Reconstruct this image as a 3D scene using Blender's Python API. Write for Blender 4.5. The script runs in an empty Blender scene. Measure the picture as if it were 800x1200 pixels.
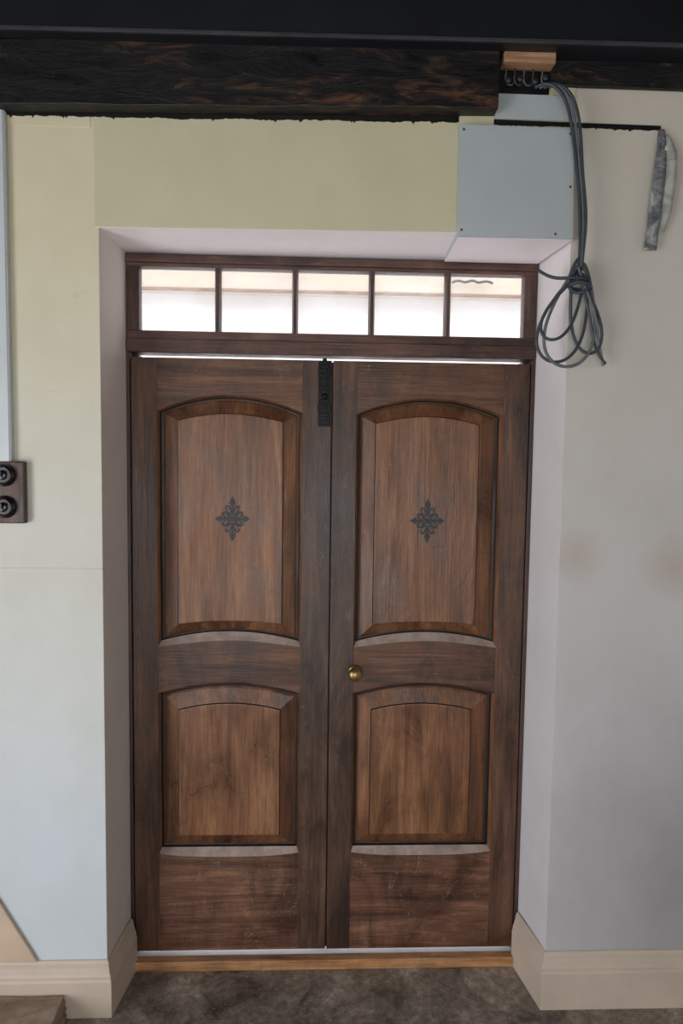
import bpy, bmesh, math, random
from mathutils import Matrix, Vector
random.seed(4)
sc=bpy.context.scene
try:
    sc.view_settings.view_transform='Standard'
except Exception: pass

# ---------------------------------------------------------------- helpers
def srgb(r,g,b):
    f=lambda c:(c/255/12.92) if c/255<=.04045 else ((c/255+.055)/1.055)**2.4
    return (f(r),f(g),f(b),1)
def new_mat(name,rough=.6,metal=0,spec=.5):
    m=bpy.data.materials.new(name); m.use_nodes=True
    nt=m.node_tree; b=nt.nodes['Principled BSDF']
    b.inputs['Roughness'].default_value=rough; b.inputs['Metallic'].default_value=metal
    b.inputs['Specular IOR Level'].default_value=spec
    return m,nt,b
def coords(nt,scale,rotv=(0,0,0),loc=(0,0,0)):
    tc=nt.nodes.new('ShaderNodeTexCoord'); mp=nt.nodes.new('ShaderNodeMapping')
    mp.inputs['Scale'].default_value=scale; mp.inputs['Rotation'].default_value=rotv; mp.inputs['Location'].default_value=loc
    nt.links.new(tc.outputs['Object'],mp.inputs['Vector']); return mp.outputs['Vector']
def noise(nt,vec,scale=1,detail=6,rough=.6,dist=0):
    n=nt.nodes.new('ShaderNodeTexNoise'); n.inputs['Scale'].default_value=scale; n.inputs['Detail'].default_value=detail
    n.inputs['Roughness'].default_value=rough; n.inputs['Distortion'].default_value=dist
    nt.links.new(vec,n.inputs['Vector']); return n.outputs['Fac']
def ramp(nt,fac,stops):
    r=nt.nodes.new('ShaderNodeValToRGB'); e=r.color_ramp.elements
    while len(e)<len(stops): e.new(.5)
    for i,(p,c) in enumerate(stops):
        e[i].position=p; e[i].color=c if len(c)==4 else (*c,1)
    nt.links.new(fac,r.inputs['Fac']); return r.outputs['Color']
def mix(nt,fac,a,b,mode='MIX'):
    m=nt.nodes.new('ShaderNodeMix'); m.data_type='RGBA'; m.blend_type=mode
    for inp,v in ((m.inputs[0],fac),(m.inputs[6],a),(m.inputs[7],b)):
        if hasattr(v,'is_output'): nt.links.new(v,inp)
        else: inp.default_value=v
    return m.outputs[2]
def math_n(nt,op,a,b=0.,clamp=False):
    m=nt.nodes.new('ShaderNodeMath'); m.operation=op; m.use_clamp=clamp
    for i,v in enumerate((a,b)):
        if hasattr(v,'is_output'): nt.links.new(v,m.inputs[i])
        else: m.inputs[i].default_value=v
    return m.outputs[0]
def bump(nt,b,h,strength=.3,dist=.01):
    n=nt.nodes.new('ShaderNodeBump'); n.inputs['Strength'].default_value=strength; n.inputs['Distance'].default_value=dist
    nt.links.new(h,n.inputs['Height']); nt.links.new(n.outputs['Normal'],b.inputs['Normal'])
W=(1,1,1,1);K=(0,0,0,1)

def wood(name,dark,mid,light,axis='Z',seed=0,rough=.42,speck=0.0,grime=.6,wear=.3):
    m,nt,b=new_mat(name,rough)
    st={'Z':(14,14,1.0),'X':(1.0,14,14)}[axis]
    g=noise(nt,coords(nt,st,loc=(seed*3.1,seed,seed*1.7)),1,10,.66,1.3)
    col=ramp(nt,g,[(.30,dark),(.5,mid),(.70,light)])
    # fine pores
    st2={'Z':(190,190,7),'X':(7,190,190)}[axis]
    g2=noise(nt,coords(nt,st2,loc=(seed,0,2*seed)),1,4,.7)
    col=mix(nt,.6,col,ramp(nt,g2,[(.34,(.42,.40,.38,1)),(.58,(1.12,1.12,1.12,1))]),'MULTIPLY')
    # blotchy weathering
    big=noise(nt,coords(nt,(4.5,4.5,2.4),loc=(seed*2,1,seed)),1,10,.72,.9)
    col=mix(nt,grime,col,ramp(nt,big,[(.38,(.28,.25,.24,1)),(.5,(.88,.86,.85,1)),(.63,(1.35,1.32,1.28,1))]),'MULTIPLY')
    # dark stain patches
    st3={'Z':(8,8,1.5),'X':(1.6,8,8)}[axis]
    b3=noise(nt,coords(nt,st3,loc=(seed*5,3,seed*.7)),1,10,.74,.5)
    col=mix(nt,ramp(nt,b3,[(.54,K),(.70,(.70,.70,.70,1))]),col,srgb(30,21,17))
    # dusty scuffs
    b4=noise(nt,coords(nt,(13,13,9),loc=(seed,8,seed*4)),1,10,.8,.3)
    col=mix(nt,ramp(nt,b4,[(.57,K),(.72,(wear,)*3)]),col,srgb(150,130,112))
    # fine scratches
    b5=noise(nt,coords(nt,(70,70,6) if axis=='Z' else (9,70,60),rotv=(0,.25,0),loc=(seed,4,seed)),1,3,.5)
    col=mix(nt,ramp(nt,b5,[(.70,K),(.75,(.30,)*3)]),col,srgb(160,134,114))
    if speck>0:
        v=nt.nodes.new('ShaderNodeTexVoronoi'); v.inputs['Scale'].default_value=150
        nt.links.new(coords(nt,(1,1,1)),v.inputs['Vector'])
        sel=nt.nodes.new('ShaderNodeSeparateColor'); nt.links.new(v.outputs['Color'],sel.inputs[0])
        pick=math_n(nt,'GREATER_THAN',sel.outputs[0],1-speck)
        dot=math_n(nt,'LESS_THAN',v.outputs['Distance'],.2)
        clus=ramp(nt,b4,[(.48,K),(.58,W)])
        col=mix(nt,math_n(nt,'MULTIPLY',math_n(nt,'MULTIPLY',math_n(nt,'MULTIPLY',pick,dot),.6),clus),col,srgb(180,170,160))
    nt.links.new(col,b.inputs['Base Color'])
    rr=ramp(nt,big,[(.35,(rough-.12,)*3),(.65,(rough+.18,)*3)])
    nt.links.new(rr,b.inputs['Roughness'])
    bump(nt,b,math_n(nt,'ADD',g2,g),.3,.004)
    return m
def simple(name,col,rough=.6,metal=0,var=.25,scale=12,bmp=.1):
    m,nt,b=new_mat(name,rough,metal)
    n=noise(nt,coords(nt,(scale,)*3),1,6,.6)
    lo=tuple(c*(1-var) for c in col[:3])+(1,); hi=tuple(min(1,c*(1+var)) for c in col[:3])+(1,)
    nt.links.new(ramp(nt,n,[(.3,lo),(.7,hi)]),b.inputs['Base Color'])
    if bmp: bump(nt,b,n,bmp,.004)
    return m

def obj(name,bm,mats,parent=None,smooth=False,bevel=0):
    me=bpy.data.meshes.new(name); bmesh.ops.recalc_face_normals(bm,faces=bm.faces); bm.to_mesh(me); bm.free()
    o=bpy.data.objects.new(name,me); sc.collection.objects.link(o)
    for m in (mats if isinstance(mats,(list,tuple)) else [mats]): me.materials.append(m)
    if smooth:
        for p in me.polygons: p.use_smooth=True
    if bevel:
        md=o.modifiers.new('bevel','BEVEL'); md.width=bevel; md.segments=2; md.limit_method='ANGLE'
    if parent: o.parent=parent
    return o
def empty(name):
    e=bpy.data.objects.new(name,None); sc.collection.objects.link(e); return e
def box(bm,x0,x1,y0,y1,z0,z1,mi=0):
    v=[bm.verts.new((x,y,z)) for z in (z0,z1) for y in (y0,y1) for x in (x0,x1)]
    for f in ((0,1,3,2),(4,6,7,5),(0,4,5,1),(2,3,7,6),(0,2,6,4),(1,5,7,3)):
        bm.faces.new([v[i] for i in f]).material_index=mi
def boxo(name,b,mat,parent=None,bevel=.002):
    bm=bmesh.new(); box(bm,*b); return obj(name,bm,mat,parent,bevel=bevel)
def prism(bm,plan,z0,z1,mi=0):
    a=[bm.verts.new((x,y,z0)) for x,y in plan]; c=[bm.verts.new((x,y,z1)) for x,y in plan]
    n=len(plan); bm.faces.new(a).material_index=mi; bm.faces.new(c[::-1]).material_index=mi
    for i in range(n): bm.faces.new((a[i],a[(i+1)%n],c[(i+1)%n],c[i])).material_index=mi
def xzprism(bm,pts,y0,y1,mi=0):
    a=[bm.verts.new((x,y0,z)) for x,z in pts]; c=[bm.verts.new((x,y1,z)) for x,z in pts]
    n=len(pts); bm.faces.new(a).material_index=mi; bm.faces.new(c[::-1]).material_index=mi
    for i in range(n): bm.faces.new((a[i],a[(i+1)%n],c[(i+1)%n],c[i])).material_index=mi
def lathe(bm,prof,center,axis='Y',seg=24,mi=0):
    rings=[]
    for r,o in prof:
        rings.append([bm.verts.new((center[0]+r*math.cos(2*math.pi*i/seg),center[1]-o,center[2]+r*math.sin(2*math.pi*i/seg))) for i in range(seg)])
    for a,b_ in zip(rings,rings[1:]):
        for i in range(seg): bm.faces.new((a[i],a[(i+1)%seg],b_[(i+1)%seg],b_[i])).material_index=mi
    bm.faces.new(rings[0]).material_index=mi; bm.faces.new(rings[-1]).material_index=mi
def tube(name,pts,r,mat,parent=None,cyclic=False):
    cu=bpy.data.curves.new(name,'CURVE'); cu.dimensions='3D'; cu.bevel_depth=r; cu.bevel_resolution=3; cu.resolution_u=10
    s=cu.splines.new('NURBS'); s.points.add(len(pts)-1)
    for p,c in zip(s.points,pts): p.co=(*c,1)
    s.order_u=4; s.use_endpoint_u=not cyclic; s.use_cyclic_u=cyclic
    o=bpy.data.objects.new(name,cu); sc.collection.objects.link(o); cu.materials.append(mat)
    if parent: o.parent=parent
    return o

# ---------------------------------------------------------------- materials
def wall_mat(name,low,high,stains_and_shade=(),z0=.6,z1=2.5):
    m,nt,b=new_mat(name,.75,0,.25)
    tc=nt.nodes.new('ShaderNodeTexCoord'); sp=nt.nodes.new('ShaderNodeSeparateXYZ'); nt.links.new(tc.outputs['Object'],sp.inputs[0])
    n=noise(nt,coords(nt,(1.3,1.3,1.3)),1,5,.6)
    z=math_n(nt,'ADD',sp.outputs['Z'],math_n(nt,'MULTIPLY',n,.7))
    t=math_n(nt,'DIVIDE',math_n(nt,'SUBTRACT',z,z0+.35),z1-z0,True)
    col=mix(nt,t,low,high)  # low colour blends into high colour with height
    n2=noise(nt,coords(nt,(5,5,4)),1,8,.6)
    col=mix(nt,1.0,col,ramp(nt,n2,[(.3,(.94,.93,.91,1)),(.6,(1,1,1,1))]),'MULTIPLY')
    # small scuffs and smudges
    n3=noise(nt,coords(nt,(38,38,30)),1,3,.5)
    col=mix(nt,ramp(nt,n3,[(.73,K),(.79,(.45,.45,.45,1))]),col,tuple(c*.65 for c in high[:3])+(1,))
    n5=noise(nt,coords(nt,(8,8,14),loc=(3,1,7)),1,9,.75,.6)
    col=mix(nt,ramp(nt,n5,[(.64,K),(.76,(.35,.35,.35,1))]),col,srgb(150,138,120))
    for (x,zz,rad,c,amt) in stains_and_shade:
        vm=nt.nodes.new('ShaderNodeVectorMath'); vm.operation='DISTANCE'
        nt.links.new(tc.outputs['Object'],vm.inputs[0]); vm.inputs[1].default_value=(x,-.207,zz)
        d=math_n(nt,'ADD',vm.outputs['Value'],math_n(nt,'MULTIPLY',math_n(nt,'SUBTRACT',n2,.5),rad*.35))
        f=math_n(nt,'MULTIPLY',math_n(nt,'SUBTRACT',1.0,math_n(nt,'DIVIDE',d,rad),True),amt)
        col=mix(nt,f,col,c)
    nt.links.new(col,b.inputs['Base Color'])
    n4=noise(nt,coords(nt,(9,9,9)),1,8,.55)
    bump(nt,b,n4,.25,.006)
    return m
M_wall=wall_mat('wall_paint_height_blend',srgb(198,206,212),srgb(216,208,180))
M_wallr=wall_mat('wall_paint_pale_shaded',srgb(192,191,193),srgb(206,200,186),
   [(.77,1.49,.10,srgb(178,162,144),.5),(1.08,1.45,.12,srgb(170,152,132),.5),(1.3,.4,.85,srgb(122,120,124),.7)],1.0,3.0)  # brown stains, then soft grey shade painted into the lower right
M_lintel=wall_mat('lintel_board_paint',srgb(206,201,172),srgb(203,198,168))
M_soffit=simple('soffit_white_lit',srgb(244,235,238),.55,0,.04,6)  # lighter than the walls: light from below put into the colour
M_reveal=wall_mat('reveal_paint',srgb(210,204,200),srgb(220,209,202))
M_revr=wall_mat('reveal_paint_right',srgb(208,207,211),srgb(226,219,219))
M_room=simple('room_plaster',srgb(214,208,198),.8,0,.05,3)
M_base=simple('baseboard_paint',srgb(190,175,160),.45,0,.10,5,.15)
M_string=simple('stringer_paint',srgb(195,174,152),.5,0,.12,6)
M_stone=simple('worn_stone',srgb(136,118,102),.85,0,.4,18,.6)

def concrete():
    m,nt,b=new_mat('worn_concrete',.5,0,.4)
    n=noise(nt,coords(nt,(5,5,5)),1,10,.74,.6)
    col=ramp(nt,n,[(.36,srgb(78,70,64)),(.46,srgb(126,116,107)),(.55,srgb(150,139,129)),(.66,srgb(190,179,167))])
    n2=noise(nt,coords(nt,(40,40,40)),1,6,.75)
    col=mix(nt,.8,col,ramp(nt,n2,[(.38,(.5,.48,.46,1)),(.62,(1.15,1.15,1.15,1))]),'MULTIPLY')
    v=nt.nodes.new('ShaderNodeTexVoronoi'); v.inputs['Scale'].default_value=38; nt.links.new(coords(nt,(1,1,1)),v.inputs['Vector'])
    dot=math_n(nt,'LESS_THAN',v.outputs['Distance'],.09)
    col=mix(nt,math_n(nt,'MULTIPLY',dot,.6),col,srgb(205,196,184))
    nt.links.new(col,b.inputs['Base Color'])
    nt.links.new(ramp(nt,n,[(.35,(.3,)*3),(.6,(.6,)*3)]),b.inputs['Roughness'])
    bump(nt,b,n2,.45,.006); return m
M_floor=concrete()

M_stile=wood('stile_wood',srgb(54,35,26),srgb(90,61,44),srgb(118,86,64),'Z',1,.38,.06,.7)
M_mstile=wood('meeting_stile_wood',srgb(44,31,24),srgb(78,56,43),srgb(108,81,63),'Z',5,.40,.05,.75,.35)
M_rail=wood('rail_wood',srgb(56,36,26),srgb(95,63,45),srgb(124,88,64),'X',2,.40,.06,.7)
M_brail=wood('bottom_rail_wood',srgb(58,36,26),srgb(102,68,50),srgb(140,102,80),'X',3,.44,.4,.75,.55)
M_panel=wood('panel_wood',srgb(88,57,37),srgb(126,85,57),srgb(152,110,77),'Z',4,.35,.05,.5)
M_bevel=wood('moulding_wood',srgb(66,42,27),srgb(108,70,44),srgb(136,93,60),'Z',6,.36,0,.6)
M_groove=wood('groove_dark_wood',srgb(18,11,8),srgb(32,20,14),srgb(54,34,24),'Z',7,.5,0,.4,.05)  # darker brown for the panel grooves
M_dust_lit=simple('dusty_lit_chamfer',srgb(146,130,121),.7,0,.35,20,.2)  # dust on the chamfer, with light on its upper face painted in
M_frame=wood('door_frame_wood',srgb(56,38,33),srgb(88,61,53),srgb(114,83,73),'X',8,.42,.03,.6)
M_framev=wood('door_frame_wood_v',srgb(46,31,27),srgb(74,51,44),srgb(98,71,62),'Z',9,.42,0,.6)
M_thresh=wood('threshold_wood',srgb(110,74,46),srgb(180,132,88),srgb(212,166,118),'X',10,.5,.1,.5,.4)
M_iron=simple('black_iron',srgb(18,18,21),.38,.6,.4,40,.3)
M_ink=simple('dark_inlay',srgb(42,48,54),.5,.1,.5,60,.1)
M_brass=simple('old_brass',srgb(150,128,84),.33,.9,.3,30,.1)
M_metalw=simple('electrical_cover_paint',srgb(176,184,186),.4,0,.05,4,.04)
M_screw=simple('screw_metal',srgb(70,72,76),.4,.8,.2,30,0)
M_conduit=simple('conduit_plastic',srgb(196,203,207),.4,0,.05,4,0)
M_bake=simple('bakelite',srgb(20,19,21),.22,0,.3,20,0)
M_backplate=wood('switch_backplate_wood',srgb(50,34,28),srgb(80,54,44),srgb(100,70,56),'Z',12,.4,0,.4)
M_cable=simple('cable_sheath',srgb(54,62,70),.45,0,.2,30,0)
M_cable2=simple('cable_sheath_light',srgb(92,98,102),.45,0,.2,30,0)
M_black=simple('black_bitumen',srgb(14,13,14),.4,0,.5,30,.4)
M_dark=simple('shadow_gap_dark',srgb(20,15,13),.6,0,.3,30,0)
M_gap_light=simple('door_gap_light',srgb(240,240,244),.5,0,.04,30,0)  # near white, standing in for daylight in the gap
M_block=wood('packing_wood',srgb(140,100,70),srgb(180,140,108),srgb(200,162,128),'X',13,.6,0,.3)

def beam_mat(name,smear,amt,lo=.5):
    m,nt,b=new_mat(name,.4)
    n=noise(nt,coords(nt,(6,16,24)),1,10,.76,.9)
    n2=noise(nt,coords(nt,(1.6,3,5)),1,4,.6)
    f=math_n(nt,'MULTIPLY',n,math_n(nt,'ADD',n2,.5))
    col=ramp(nt,f,[(lo,srgb(10,9,10)),(lo+.09,smear),(lo+.16,tuple(min(1,c*amt) for c in smear[:3])+(1,))])
    nt.links.new(col,b.inputs['Base Color'])
    nt.links.new(ramp(nt,n,[(.35,(.25,)*3),(.6,(.6,)*3)]),b.inputs['Roughness'])
    bump(nt,b,n,.5,.008); return m
M_beam=beam_mat('tarred_beam',srgb(66,42,24),2.1,.53)
M_beam_r=beam_mat('tarred_beam_rust',srgb(80,50,32),1.8,.55)
M_joist=simple('dark_painted_joist',srgb(19,22,28),.42,0,.3,6,.15)
M_strip=simple('joist_edge_grey',srgb(58,58,62),.5,0,.3,8,.1)

def glass():
    m,nt,b=new_mat('old_window_glass',.04)
    nt.nodes.remove(b)
    tr=nt.nodes.new('ShaderNodeBsdfTransparent'); gl=nt.nodes.new('ShaderNodeBsdfGlossy'); gl.inputs['Roughness'].default_value=.05
    df=nt.nodes.new('ShaderNodeBsdfTranslucent'); df.inputs['Color'].default_value=(.97,.96,1,1)
    n=noise(nt,coords(nt,(6,6,6)),1,7,.6)
    mx=nt.nodes.new('ShaderNodeMixShader'); mx2=nt.nodes.new('ShaderNodeMixShader')
    nt.links.new(ramp(nt,n,[(.4,(.05,)*3),(.7,(.20,)*3)]),mx.inputs[0])
    nt.links.new(tr.outputs[0],mx.inputs[1]); nt.links.new(df.outputs[0],mx.inputs[2])
    mx2.inputs[0].default_value=.05; nt.links.new(mx.outputs[0],mx2.inputs[1]); nt.links.new(gl.outputs[0],mx2.inputs[2])
    nt.links.new(mx2.outputs[0],nt.nodes['Material Output'].inputs[0]); return m
M_glass=glass()

# ---------------------------------------------------------------- room shell
FX=.207
XL,XR=-.703,.714; BL,BR=-.682,.684
CEIL=3.2
bm=bmesh.new()
prism(bm,[(-2.4,-FX),(XL,-FX),(XL+.001,-FX+.001),(BL,0),(BL,.12),(-2.4,.12)],0,CEIL)
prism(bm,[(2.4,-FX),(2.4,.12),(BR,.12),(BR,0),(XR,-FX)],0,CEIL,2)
for f in bm.faces:
    c=f.calc_center_median(); f.normal_update()
    if abs(f.normal.x)>.7 and abs(c.x)<1: f.material_index=1 if c.x<0 else 3
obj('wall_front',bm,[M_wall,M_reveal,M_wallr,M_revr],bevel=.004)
# lintel (over the opening)
bm=bmesh.new()
zf0,zf1=2.457,2.472; zb=2.446
v=[bm.verts.new(p) for p in [(XL-.012,-FX-.003,zf0),(XR,-FX-.003,zf1),(XR,-FX-.003,CEIL),(XL-.012,-FX-.003,CEIL),
   (XL-.012,.12,zb),(XR,.12,zb),(XR,.12,CEIL),(XL-.012,.12,CEIL)]]
for i,f in enumerate([(0,1,2,3),(5,4,7,6),(0,4,5,1),(0,3,7,4),(1,5,6,2),(3,2,6,7)]):
    bm.faces.new([v[k] for k in f]).material_index=1 if i==2 else 0
obj('trim_1',bm,[M_lintel,M_soffit],bevel=.003)
boxo('floor',(-2.4,2.4,-4.6,.05,-.1,0),M_floor,bevel=0)
boxo('ceiling',(-2.4,2.4,-4.6,.12,CEIL,CEIL+.1),simple('ceiling_boards',srgb(48,46,46),.6),bevel=0)
def wall_with_hole(name,axis,pos,t,a0,a1,h0,h1,z0,z1):
    bm=bmesh.new()
    def bb(p0,p1,q0,q1):
        if axis=='X': box(bm,pos,pos+t,p0,p1,q0,q1)
        else: box(bm,p0,p1,pos,pos+t,q0,q1)
    bb(a0,h0,0,CEIL);bb(h1,a1,0,CEIL);bb(h0,h1,0,z0);bb(h0,h1,z1,CEIL)
    return obj(name,bm,M_room)
wall_with_hole('wall_left','X',-2.5,.1,-4.6,.12,-3.4,-1.5,.05,2.1)
wall_with_hole('wall_back','Y',-4.7,.1,-2.5,2.5,-1.3,.9,.05,2.2)
boxo('wall_right',(2.4,2.5,-4.6,.12,0,CEIL),M_room,bevel=0)
M_wf=simple('added_window_frame_paint',srgb(225,222,215),.4,0,.05)
def win(name,axis,pos,h0,h1,z0,z1,nb):
    bm=bmesh.new(); w=.05
    def bb(p0,p1,q0,q1):
        if axis=='X': box(bm,pos,pos+.05,p0,p1,q0,q1)
        else: box(bm,p0,p1,pos,pos+.05,q0,q1)
    bb(h0,h0+w,z0,z1);bb(h1-w,h1,z0,z1);bb(h0+w,h1-w,z0,z0+w);bb(h0+w,h1-w,z1-w,z1)
    for i in range(1,nb):
        c=h0+(h1-h0)*i/nb; bb(c-.015,c+.015,z0+w,z1-w)
    obj(name,bm,M_wf)
win('added_window_2','X',-2.475,-3.4,-1.5,.05,2.1,3)  # added unseen window, taken down to the floor to brighten the soffit
win('added_window_3','Y',-4.675,-1.3,.9,.05,2.2,4)  # added unseen window behind the camera, also lowered for upward light

# plaster board seams (left of the lintel)
bm=bmesh.new()
box(bm,-1.4,XL-.02,-FX-.0025,-FX+.002,2.742,2.775)
box(bm,-1.4,XL-.0,-FX-.0015,-FX+.002,1.435,1.439)
obj('trim_2',bm,M_wall,bevel=.001)

# baseboards: profile swept along a wall line
PROF=[(.0,0),(.022,0),(.022,.118),(.019,.126),(.019,.134),(.015,.142),(.010,.160),(.009,.172),(.005,.180),(.0,.182)]
def sweep(name,path,sign,scale=1):
    bm=bmesh.new(); rows=[]
    n=len(path)
    for i,p in enumerate(path):
        ds=[]
        if i>0: ds.append((Vector(path[i])-Vector(path[i-1])).normalized())
        if i<n-1: ds.append((Vector(path[i+1])-Vector(path[i])).normalized())
        ns=[Vector((d.y,-d.x))*sign for d in ds]
        nn=sum(ns,Vector((0,0))); nn.normalize(); k=1/max(.3,nn.dot(ns[0]))
        rows.append([bm.verts.new((p[0]+nn.x*o*k,p[1]+nn.y*o*k,z*scale)) for o,z in PROF])
    for a,b_ in zip(rows,rows[1:]):
        for i in range(len(PROF)-1): bm.faces.new((a[i],a[i+1],b_[i+1],b_[i]))
        bm.faces.new((a[-1],a[0],b_[0],b_[-1]))
    bm.faces.new(rows[0]); bm.faces.new(rows[-1][::-1])
    return obj(name,bm,M_base,bevel=.0015)
sweep('baseboard_left',[(-2.38,-FX),(XL,-FX),(BL+.003,-.012)],1)
sweep('baseboard_right',[(BR-.003,-.012),(XR,-FX),(2.38,-FX)],1,1.04)

# stair stringer + stone step at the left
bm=bmesh.new()
xzprism(bm,[(-.917,.183),(-1.27,.183),(-1.27,.80)],-FX-.014,-FX-.0005)
obj('stair_stringer',bm,M_string,bevel=.003)
bm=bmesh.new(); box(bm,-1.7,-.825,-.62,-FX-.026,0.0,.088)
bmesh.ops.subdivide_edges(bm,edges=bm.edges,cuts=7,use_grid_fill=True)
for v in bm.verts:
    if v.co.z>.01:
        v.co+=Vector((random.uniform(-.008,.002),random.uniform(0,.0),random.uniform(-.008,.002)))
obj('stone_step',bm,M_stone,bevel=.003)

# ---------------------------------------------------------------- door frame + threshold
fr=empty('door_frame')
boxo('jamb_left',(BL,-.669-0.001,-.004,.09,.0,2.127),M_framev,fr)
boxo('jamb_right',(.670,BR,-.004,.09,.0,2.127),M_framev,fr)
boxo('stop_left',(-.669,-.652,.038,.09,.0,2.127),M_framev,fr)
boxo('stop_right',(.652,.669,.038,.09,.0,2.127),M_framev,fr)
boxo('transom_rail',(BL,BR,-.008,.07,2.127,2.172),M_frame,fr,.004)
boxo('head',(BL,BR,-.006,.09,2.418,2.4455),M_frame,fr,.003)
th=empty('door_threshold')
boxo('sill_board',(-.668,.668,-.035,.0,0,.036),M_thresh,th,.004)
boxo('gap_light_strip',(-.668,.668,.0005,.05,0,.035),M_gap_light,th,0)  # added strip: bright daylight line under the doors put into its colour
# transom window
wn=empty('window_1')
boxo('sash_bottom',(-.679,.679,-.004,.04,2.172,2.199),M_frame,wn,.003)
boxo('sash_top',(-.679,.679,-.002,.04,2.405,2.418),M_frame,wn,.002)
boxo('sash_left',(-.679,-.638,-.003,.04,2.199,2.405),M_framev,wn,.003)
boxo('sash_right',(.638,.679,-.003,.04,2.199,2.405),M_framev,wn,.003)
for i in range(4):
    xc=-.638+1.276*(i+1)/5
    bm=bmesh.new()
    prism(bm,[(xc-.010,.012),(xc-.005,-.001),(xc+.005,-.001),(xc+.010,.012),(xc+.010,.036),(xc-.010,.036)],2.199,2.405)
    obj('glazing_bar_%d'%(i+1),bm,M_framev,wn)
boxo('glass_panes',(-.638,.638,.020,.023,2.199,2.405),M_glass,wn,0)

# ---------------------------------------------------------------- door leaves
def contour(x0,x1,zb_e,zb_c,zt_e,zt_c,n=20):
    pts=[]
    def arc(t,ze,zc): return ze+(zc-ze)*(1-(2*t-1)**2)
    for i in range(n):
        t=i/n; pts.append((x0+(x1-x0)*t,arc(t,zb_e,zb_c)))
    m=10
    for i in range(m): pts.append((x1,zb_e+(zt_e-zb_e)*i/m))
    for i in range(n):
        t=1-i/n; pts.append((x0+(x1-x0)*t,arc(t,zt_e,zt_c)))
    for i in range(m): pts.append((x0,zt_e+(zb_e-zt_e)*i/m))
    return pts
NB=20
def panel(name,par,x0,x1,o,i_,ch=.024):
    ix0,ix1,ib_e,ib_c,it_e,it_c=i_
    C0=contour(x0,x1,o[0],o[1],o[2],o[3])
    CI=contour(ix0,ix1,ib_e,ib_c,it_e,it_c)
    bm=bmesh.new(); 
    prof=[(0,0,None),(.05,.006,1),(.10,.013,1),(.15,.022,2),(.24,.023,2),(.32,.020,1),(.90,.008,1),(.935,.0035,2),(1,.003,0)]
    rows=[]; n=len(C0)
    for k,(t,y,mi) in enumerate(prof):
        row=[]
        for j in range(n):
            x=C0[j][0]*(1-t)+CI[j][0]*t; z=C0[j][1]*(1-t)+CI[j][1]*t
            if j<=NB and k==0: z-=ch*(1-.55*abs(2*j/NB-1)**3)
            if j<=NB and k==1: z-=.6*ch*(1-.55*abs(2*j/NB-1)**3)
            row.append(bm.verts.new((x,y,z)))
        rows.append(row)
    for k in range(1,len(prof)):
        a,b_=rows[k-1],rows[k]
        for j in range(n):
            f=bm.faces.new((a[j],a[(j+1)%n],b_[(j+1)%n],b_[j])); f.material_index=prof[k][2]
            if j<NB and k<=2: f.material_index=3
    bm.faces.new(rows[-1]).material_index=0
    box(bm,x0,x1,.026,.034,min(o[0],o[1])-.03,o[3]+.005,0)
    return obj(name,bm,[M_panel,M_bevel,M_groove,M_dust_lit],par)
TH=.036
def rail(name,par,x0,x1,zlo,zhi,mat,y1=TH,n=20):
    bm=bmesh.new(); F=[];B=[]
    for i in range(n+1):
        t=i/n; x=x0+(x1-x0)*t
        F.append((bm.verts.new((x,0.0006,zlo(t))),bm.verts.new((x,0.0006,zhi(t)))))
        B.append((bm.verts.new((x,y1,zlo(t))),bm.verts.new((x,y1,zhi(t)))))
    for i in range(n):
        bm.faces.new((F[i][0],F[i+1][0],F[i+1][1],F[i][1])); bm.faces.new((B[i][0],B[i][1],B[i+1][1],B[i+1][0]))
        bm.faces.new((F[i][1],F[i+1][1],B[i+1][1],B[i][1])); bm.faces.new((F[i][0],B[i][0],B[i+1][0],F[i+1][0]))
    bm.faces.new((F[0][0],F[0][1],B[0][1],B[0][0])); bm.faces.new((F[n][0],B[n][0],B[n][1],F[n][1]))
    return obj(name,bm,mat,par)
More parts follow.
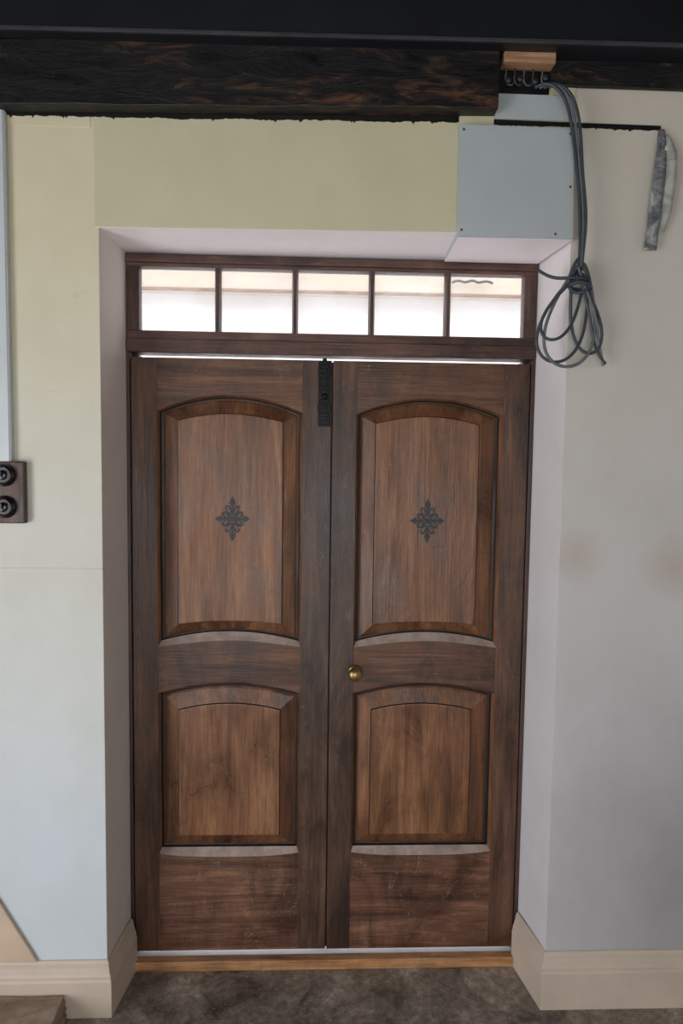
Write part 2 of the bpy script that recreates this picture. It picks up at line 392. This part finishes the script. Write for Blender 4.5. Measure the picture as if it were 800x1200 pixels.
def ornament(par,cx,cz):
    bm=bmesh.new()
    def poly(pts,y=.0018):
        vs=[bm.verts.new((cx+a,y,cz+b_)) for a,b_ in pts]; vt=[bm.verts.new((v.co.x,.0035,v.co.z)) for v in vs]
        bm.faces.new(vs)
        for i in range(len(vs)): bm.faces.new((vs[i],vs[(i+1)%len(vs)],vt[(i+1)%len(vt)],vt[i]))
    def strip(path,w,y):
        L=[];R=[]
        for i,p in enumerate(path):
            a=Vector(path[max(0,i-1)]);b_=Vector(path[min(len(path)-1,i+1)]); d=(b_-a).normalized(); nrm=Vector((-d.y,d.x))
            ww=w*(math.sin(math.pi*(i+.6)/(len(path)+.2))*.7+.3)
            L.append(Vector(p)+nrm*ww);R.append(Vector(p)-nrm*ww)
        poly([tuple(q) for q in L]+[tuple(q) for q in R[::-1]],y)
    for k in range(4):
        ang=k*math.pi/2; ln=.077 if k%2==0 else .059
        def R(a,b_): return (a*math.cos(ang)+b_*math.sin(ang), b_*math.cos(ang)-a*math.sin(ang))
        s=ln/.077
        poly([R(a,b_*s) for a,b_ in [(0,.012),(.005,.03),(.0035,.042),(.011,.054),(.007,.064),(0,.077),(-.007,.064),(-.011,.054),(-.0035,.042),(-.005,.03)]],.0016-.0001*k)
        for sg in (1,-1):
            strip([R(sg*a,b_*s) for a,b_ in [(.002,.018),(.006,.032),(.012,.042),(.019,.044),(.023,.038),(.020,.032),(.016,.034)]],.0034,.0012-.0001*k)
            strip([R(sg*a,b_*s) for a,b_ in [(.003,.014),(.010,.018),(.017,.022),(.024,.024),(.028,.021)]],.0036,.0008-.0001*k)
    for k in range(4):
        a=math.pi/4+k*math.pi/2
        poly([(math.cos(a+da)*r,math.sin(a+da)*r) for da,r in [(-.25,.008),(-.18,.022),(0,.036),(.18,.022),(.25,.008)]],.0003)
    poly([(.010*math.cos(i*math.pi/4),.010*math.sin(i*math.pi/4)) for i in range(8)],.0001)
    obj('inlaid_ornament',bm,M_ink,par)

def leaf(par,xa,xb,px0,px1,ix0,ix1,mirror,zb):
    ztop=2.112
    up=(1.150,1.186,1.937,1.992); lo=(.418,.418,.978,1.016)
    a=lambda e,c:(lambda t:e+(c-e)*(1-(2*t-1)**2))
    L=M_stile if not mirror else M_mstile; Rm=M_mstile if not mirror else M_stile
    boxo('stile_left',(xa,px0,0,TH,zb,ztop),L,par,.0015)
    boxo('stile_right',(px1,xb,0,TH,zb,ztop),Rm,par,.0015)
    ch=.024
    bot=lambda zf:(lambda t: zf(t)-ch*(1-.55*abs(2*t-1)**3))
    rail('rail_top',par,px0,px1,a(up[2],up[3]),lambda t:ztop,M_rail)
    rail('rail_middle',par,px0,px1,a(lo[2],lo[3]),bot(a(up[0],up[1])),M_rail)
    rail('rail_bottom',par,px0,px1,lambda t:zb,bot(a(lo[0],lo[1])),M_brail)
    panel('panel_upper',par,px0,px1,up,(ix0,ix1,1.222,1.232,1.903,1.926))
    panel('panel_lower',par,px0,px1,lo,(ix0,ix1-.004,.474,.474,.912,.934))
    ornament(par,(-.333 if not mirror else .329),1.578)
d1=empty('door_1'); d2=empty('door_2')
leaf(d1,-.667,-.003,-.583,-.100,-.510,-.170,False,.052)
leaf(d2,.002,.667,.083,.578,.153,.494,True,.051)
boxo('rebate_strip',(-.03,.03,.0375,.050,.052,2.110),M_dark,d2,0)
boxo('rebate_lip',(-.0028,.0018,.012,.0375,.052,2.108),M_dark,d2,0)
# knob
bm=bmesh.new()
lathe(bm,[(.022,0),(.022,.003),(.017,.006),(.009,.009),(.008,.020),(.014,.025),(.0225,.032),(.025,.041),(.022,.050),(.013,.056),(.004,.058)],(.087,0,1.056))
obj('door_knob',bm,M_brass,d2,True)
# slide bolt on the meeting stile
bm=bmesh.new()
box(bm,-.048,-.006,-.003,0,1.893,2.108)
for z in (1.905,1.93,1.975,2.02,2.06,2.09): box(bm,-.043,-.011,-.014,-.003,z-.006,z+.006)
for z in (1.955,2.075):
    xzprism(bm,[(-.050,z-.012),(-.027,z-.022),(-.004,z-.012),(-.004,z+.012),(-.027,z+.022),(-.050,z+.012)],-.005,-.001)
box(bm,-.034,-.020,-.012,-.003,1.90,2.118)
lathe(bm,[(.005,0),(.005,.012),(.010,.016),(.010,.022),(.005,.026)],(-.027,-.010,1.99),seg=14)
obj('slide_bolt',bm,M_iron,d1,bevel=.001)

# ---------------------------------------------------------------- beams
def qbeam(name,x0,x1,y0,y1,zb0,zb1,zt0,zt1,mat,n=24,jit=.0):
    bm=bmesh.new(); rows=[]
    for i in range(n+1):
        t=i/n; x=x0+(x1-x0)*t; j=lambda:random.uniform(-jit,jit)
        b0=zb0+(zb1-zb0)*t; t0=zt0+(zt1-zt0)*t
        rows.append([bm.verts.new(p) for p in ((x,y0+j(),b0+j()),(x,y1,b0),(x,y1,t0),(x,y0+j(),t0+j()))])
    for a,b_ in zip(rows,rows[1:]):
        for k in range(4): bm.faces.new((a[k],a[(k+1)%4],b_[(k+1)%4],b_[k]))
    bm.faces.new(rows[0]);bm.faces.new(rows[-1][::-1])
    return obj(name,bm,mat,bevel=.003)
qbeam('ceiling_beam',-2.39,.467,-.262,-FX-.004,2.738,2.808,2.93,2.975,M_beam,40,.0018)
qbeam('ceiling_beam.001',.63,2.39,-.225,-FX-.004,2.897,2.895,3.06,3.06,M_beam_r,30,.002)
qbeam('ceiling_joist',-2.39,2.39,-.302,-FX-.004,2.936,2.985,CEIL,CEIL,M_joist,10,0)
bm=bmesh.new()
xzprism(bm,[(-2.39,2.936),(2.39,2.985),(2.39,2.995),(-2.39,2.946)],-.308,-.300)
obj('trim_3',bm,M_strip,bevel=.001)
# ragged black paint edge below the beam
bm=bmesh.new()
def ragged(x0,x1,zt,zb,amp,y=-FX-.005,step=.004):
    n=int((x1-x0)/step); top=[];bt=[]; dr=0
    for i in range(n+1):
        t=i/n; x=x0+(x1-x0)*t
        dr=dr*.8+random.uniform(-1,1)*amp*.4
        z=zb[0]+(zb[1]-zb[0])*t+dr-(random.random()<.05)*amp*1.5
        top.append(bm.verts.new((x,y,zt[0]+(zt[1]-zt[0])*t))); bt.append(bm.verts.new((x,y,z)))
    for i in range(n): bm.faces.new((top[i],top[i+1],bt[i+1],bt[i]))
ragged(-1.5,.362,(2.80,2.815),(2.758,2.788),.004)
ragged(.467,.975,(2.800,2.797),(2.786,2.783),.003,-FX-.0045)
o=obj('black_paint_edge',bm,M_black)
md=o.modifiers.new('s','SOLIDIFY'); md.thickness=.002

# recess hardware
rc=empty('beam_recess_wiring')
boxo('recess_back',(.468,.63,-FX-.006,-FX-.0035,2.872,3.0),M_black,rc,0)
boxo('packing_block',(.480,.632,-.262,-.215,2.938,2.985),M_block,rc,.003)
boxo('cover_plate_upper',(.468,.705,-FX-.010,-FX-.0035,2.800,2.873),M_metalw,rc,.002)
for i,(x,z) in enumerate([(.50,2.90),(.535,2.905),(.58,2.90),(.61,2.91)]):
    bm=bmesh.new(); lathe(bm,[(.006,0),(.006,.02),(.009,.021),(.009,.028),(.003,.03)],(x,-FX-.005,z),seg=10)
    obj('terminal_%d'%i,bm,M_screw,rc)
for i in range(5):
    x=.49+i*.027
    tube('wire_%d'%i,[(x,-.215,2.96),(x+.01,-.235,2.93),(x-.012,-.24,2.90),(x+.02,-.225,2.885),(x+.03,-.222,2.90)],.0025,M_cable if i%2 else M_cable2,rc)

# electrical boxing
eb=empty('electrical_box')
bm=bmesh.new()
v=[bm.verts.new(p) for p in [(.363,-.234,2.446),(.711,-.234,2.448),(.703,-.234,2.766),(.361,-.234,2.768),
   (.363,-.012,2.4395),(.676,-.012,2.4395),(.676,-.012,2.766),(.363,-.012,2.768)]]
for i,f in enumerate([(0,1,2,3),(5,4,7,6),(0,4,5,1),(0,3,7,4),(1,5,6,2),(3,2,6,7)]): bm.faces.new([v[k] for k in f]).material_index=1 if i==2 else 0  # underside takes the soffit's brightened colour
obj('housing',bm,[M_metalw,M_soffit],eb,bevel=.002)
bm=bmesh.new(); xzprism(bm,[(.359,2.450),(.709,2.452),(.702,2.769),(.358,2.771)],-.239,-.2345)
obj('front_cover',bm,M_metalw,eb,bevel=.0015)
bm=bmesh.new()
for x,z in [(.372,2.467),(.655,2.462),(.372,2.755),(.690,2.752),(.695,2.60)]:
    lathe(bm,[(.0035,0),(.0035,.0015),(.002,.002)],(x,-.239,z),seg=10)
obj('screws',bm,M_screw,eb)

# hanging cables
cb=empty('electrical_cable')
for k,(dx,m,r) in enumerate([(0,M_cable,.0050),(.013,M_cable2,.0045),(.026,M_cable,.0048)]):
    pts=[(.585+dx,-.225,2.888),(.605+dx,-.25,2.892),(.64+dx,-.262,2.875),(.672+dx,-.265,2.82),(.690+dx*.9,-.262,2.74),(.708+dx*.5,-.262,2.62),(.722+dx*.8,-.262,2.50),(.722+dx*.4,-.262,2.42),(.722+dx*.3,-.262,2.36)]
    tube('drop_%d'%k,pts,r,m,cb)
def loop(cx,cz,a,b_,tilt,y,m,r=.0048,n=16,name='coil'):
    pts=[]
    for i in range(n):
        t=2*math.pi*i/n; u=a*math.cos(t)*(1-.5*math.sin(t)); w=b_*math.sin(t)
        pts.append((cx+u*math.cos(tilt)-w*math.sin(tilt),y+.006*math.sin(2*t),cz+u*math.sin(tilt)+w*math.cos(tilt)))
    tube(name,pts,r,m,cb,True)
loop(.698,2.225,.062,.150,-.34,-.240,M_cable)
loop(.712,2.222,.070,.158,-.16,-.252,M_cable2)
loop(.745,2.235,.040,.130,.25,-.246,M_cable)
loop(.685,2.245,.040,.110,-.50,-.256,M_cable)
loop(.722,2.335,.028,.050,.05,-.262,M_cable)
tube('tail',[(.722,-.255,2.38),(.735,-.262,2.30),(.765,-.258,2.21),(.775,-.25,2.15),(.800,-.245,2.10),(.822,-.24,2.082)],.0045,M_cable,cb)
tube('tail_2',[(.72,-.26,2.36),(.74,-.265,2.30),(.785,-.258,2.22),(.790,-.25,2.15),(.806,-.245,2.11),(.815,-.24,2.075)],.004,M_cable2,cb)
tube('tie',[(.69,-.262,2.305),(.705,-.272,2.312),(.725,-.276,2.316),(.748,-.272,2.308),(.765,-.262,2.30),(.748,-.236,2.30),(.71,-.234,2.302)],.006,M_cable,cb,True)
tube('tie_2',[(.612,-.222,2.36),(.64,-.245,2.33),(.68,-.268,2.325),(.722,-.275,2.33),(.752,-.268,2.318),(.755,-.236,2.33),(.72,-.234,2.34)],.005,M_cable,cb)

# hanging tape
tp=empty('hanging_tape')
m,nt,b=new_mat('metallic_tape',.32,.3)
n=noise(nt,coords(nt,(18,18,22)),1,8,.7,1.0)
nt.links.new(ramp(nt,n,[(.36,srgb(88,90,94)),(.5,srgb(132,136,138)),(.66,srgb(190,195,195))]),b.inputs['Base Color']); bump(nt,b,n,.3,.005)
m2,nt2,b2=new_mat('clear_tape',.35,0); n=noise(nt2,coords(nt2,(10,10,14)),1,6,.6,1)
nt2.links.new(ramp(nt2,n,[(.4,srgb(160,164,160)),(.6,srgb(196,198,192))]),b2.inputs['Base Color'])
def tape(name,cl,mt):
    bm=bmesh.new(); rows=[]
    N=30
    for i in range(N+1):
        t=i/N*(len(cl)-1); k=min(int(t),len(cl)-2); f=t-k
        p=[cl[k][q]*(1-f)+cl[k+1][q]*f for q in range(4)]
        rows.append([bm.verts.new((p[0]+(p[1]-p[0])*s,p[3]+.0022*math.sin(i*.7+s*3)-.004,p[2]+random.uniform(-.001,.001))) for s in (0,.33,.66,1)])
    for a,b_ in zip(rows,rows[1:]):
        for j in range(3): bm.faces.new((a[j],a[j+1],b_[j+1],b_[j]))
    o=obj(name,bm,mt,tp,True); md=o.modifiers.new('s','SOLIDIFY'); md.thickness=.0008
tape('tape_strip',[(.966,.983,2.785,-.214),(.958,.990,2.72,-.222),(.945,.985,2.60,-.226),(.938,.976,2.50,-.226),(.932,.970,2.425,-.222)],m)
tape('tape_strip_clear',[(.983,.995,2.770,-.213),(.984,1.024,2.72,-.218),(.980,1.022,2.60,-.219),(.972,1.008,2.52,-.219),(.965,.990,2.475,-.217)],m2)

# conduit + switches
cd=empty('wall_conduit')
boxo('conduit_channel',(-1.005,-.962,-.228,-FX-.0005,1.763,2.79),M_conduit,cd,.003)
boxo('conduit_lid',(-1.001,-.966,-.231,-.228,1.763,2.79),M_conduit,cd,.001)
ls=empty('light_switch')
boxo('switch_backplate',(-1.035,-.924,-.232,-FX-.0005,1.577,1.763),M_backplate,ls,.004)
for i,z in enumerate((1.722,1.627)):
    bm=bmesh.new(); lathe(bm,[(.034,0),(.034,.004),(.031,.012),(.025,.018),(.023,.016),(.014,.016),(.012,.022),(.004,.024)],(-.980,-.232,z),seg=32)
    box(bm,-.984,-.976,-.268,-.250,z-.004,z+.012)
    obj('switch_dome_%d'%(i+1),bm,M_bake,ls,False,.0008)

# ---------------------------------------------------------------- outside porch
M_out=simple('porch_wall_white',srgb(240,240,244),.8,0,.03,3)
M_outb=simple('porch_beam_cream',srgb(205,190,172),.7,0,.08,5)
boxo('porch_ground',(-4,4,.051,3.5,-.1,.0),simple('porch_paving',srgb(225,222,218),.8),None,0)
boxo('wall_porch',(-4,4,2.3,2.4,0,3.5),M_out,None,0)
boxo('porch_beam',(-4,4,2.14,2.299,2.87,3.0),M_outb,None,.004)
boxo('porch_beam_edge',(-4,4,2.13,2.16,2.853,2.869),simple('porch_edge_brown',srgb(140,112,92),.7),None,.002)
tube('porch_wire',[(.80,2.10,2.93),(.84,2.09,2.95),(.88,2.10,2.92),(.93,2.09,2.955),(.97,2.10,2.92),(1.02,2.09,2.95),(1.06,2.10,2.93)],.008,M_cable)

# ---------------------------------------------------------------- lights
w=bpy.data.worlds.new('overcast'); sc.world=w; w.use_nodes=True
bg=w.node_tree.nodes['Background']; bg.inputs['Color'].default_value=(.95,.96,1,1); bg.inputs['Strength'].default_value=2.9
def area(name,loc,rot,sx,sy,p,col):
    l=bpy.data.lights.new(name,'AREA'); l.shape='RECTANGLE'; l.size=sx; l.size_y=sy; l.energy=p; l.color=col
    o=bpy.data.objects.new(name,l); sc.collection.objects.link(o); o.location=loc; o.rotation_euler=rot
area('added_left_daylight',(-2.41,-2.45,1.07),(0,-math.pi/2,0),2.0,1.85,50,(.96,.97,1))  # added light at the unseen left opening, set low for the soffit
area('added_back_daylight',(-.2,-4.58,1.12),(math.pi/2,0,0),2.1,2.1,17,(1,.985,.97))  # added fill light at the unseen opening behind the camera

# ---------------------------------------------------------------- camera
yaw,pitch,roll=.0381,.0699,-.0131
cy,sy=math.cos(yaw),math.sin(yaw);cp,sp=math.cos(pitch),math.sin(pitch)
fw=Vector((sy*cp,cy*cp,-sp)); r=Vector((cy,-sy,0)); d=fw.cross(r)
r2=r*math.cos(roll)+d*math.sin(roll); d2=-r*math.sin(roll)+d*math.cos(roll)
cam=bpy.data.cameras.new('camera'); co=bpy.data.objects.new('camera',cam); sc.collection.objects.link(co)
cam.sensor_fit='VERTICAL'; cam.sensor_height=36; cam.sensor_width=24; cam.lens=24; cam.clip_start=.05
M=Matrix((r2,-d2,-fw)).transposed().to_4x4(); M.translation=Vector((-.0526,-2.308,1.7674)); co.matrix_world=M
sc.camera=co
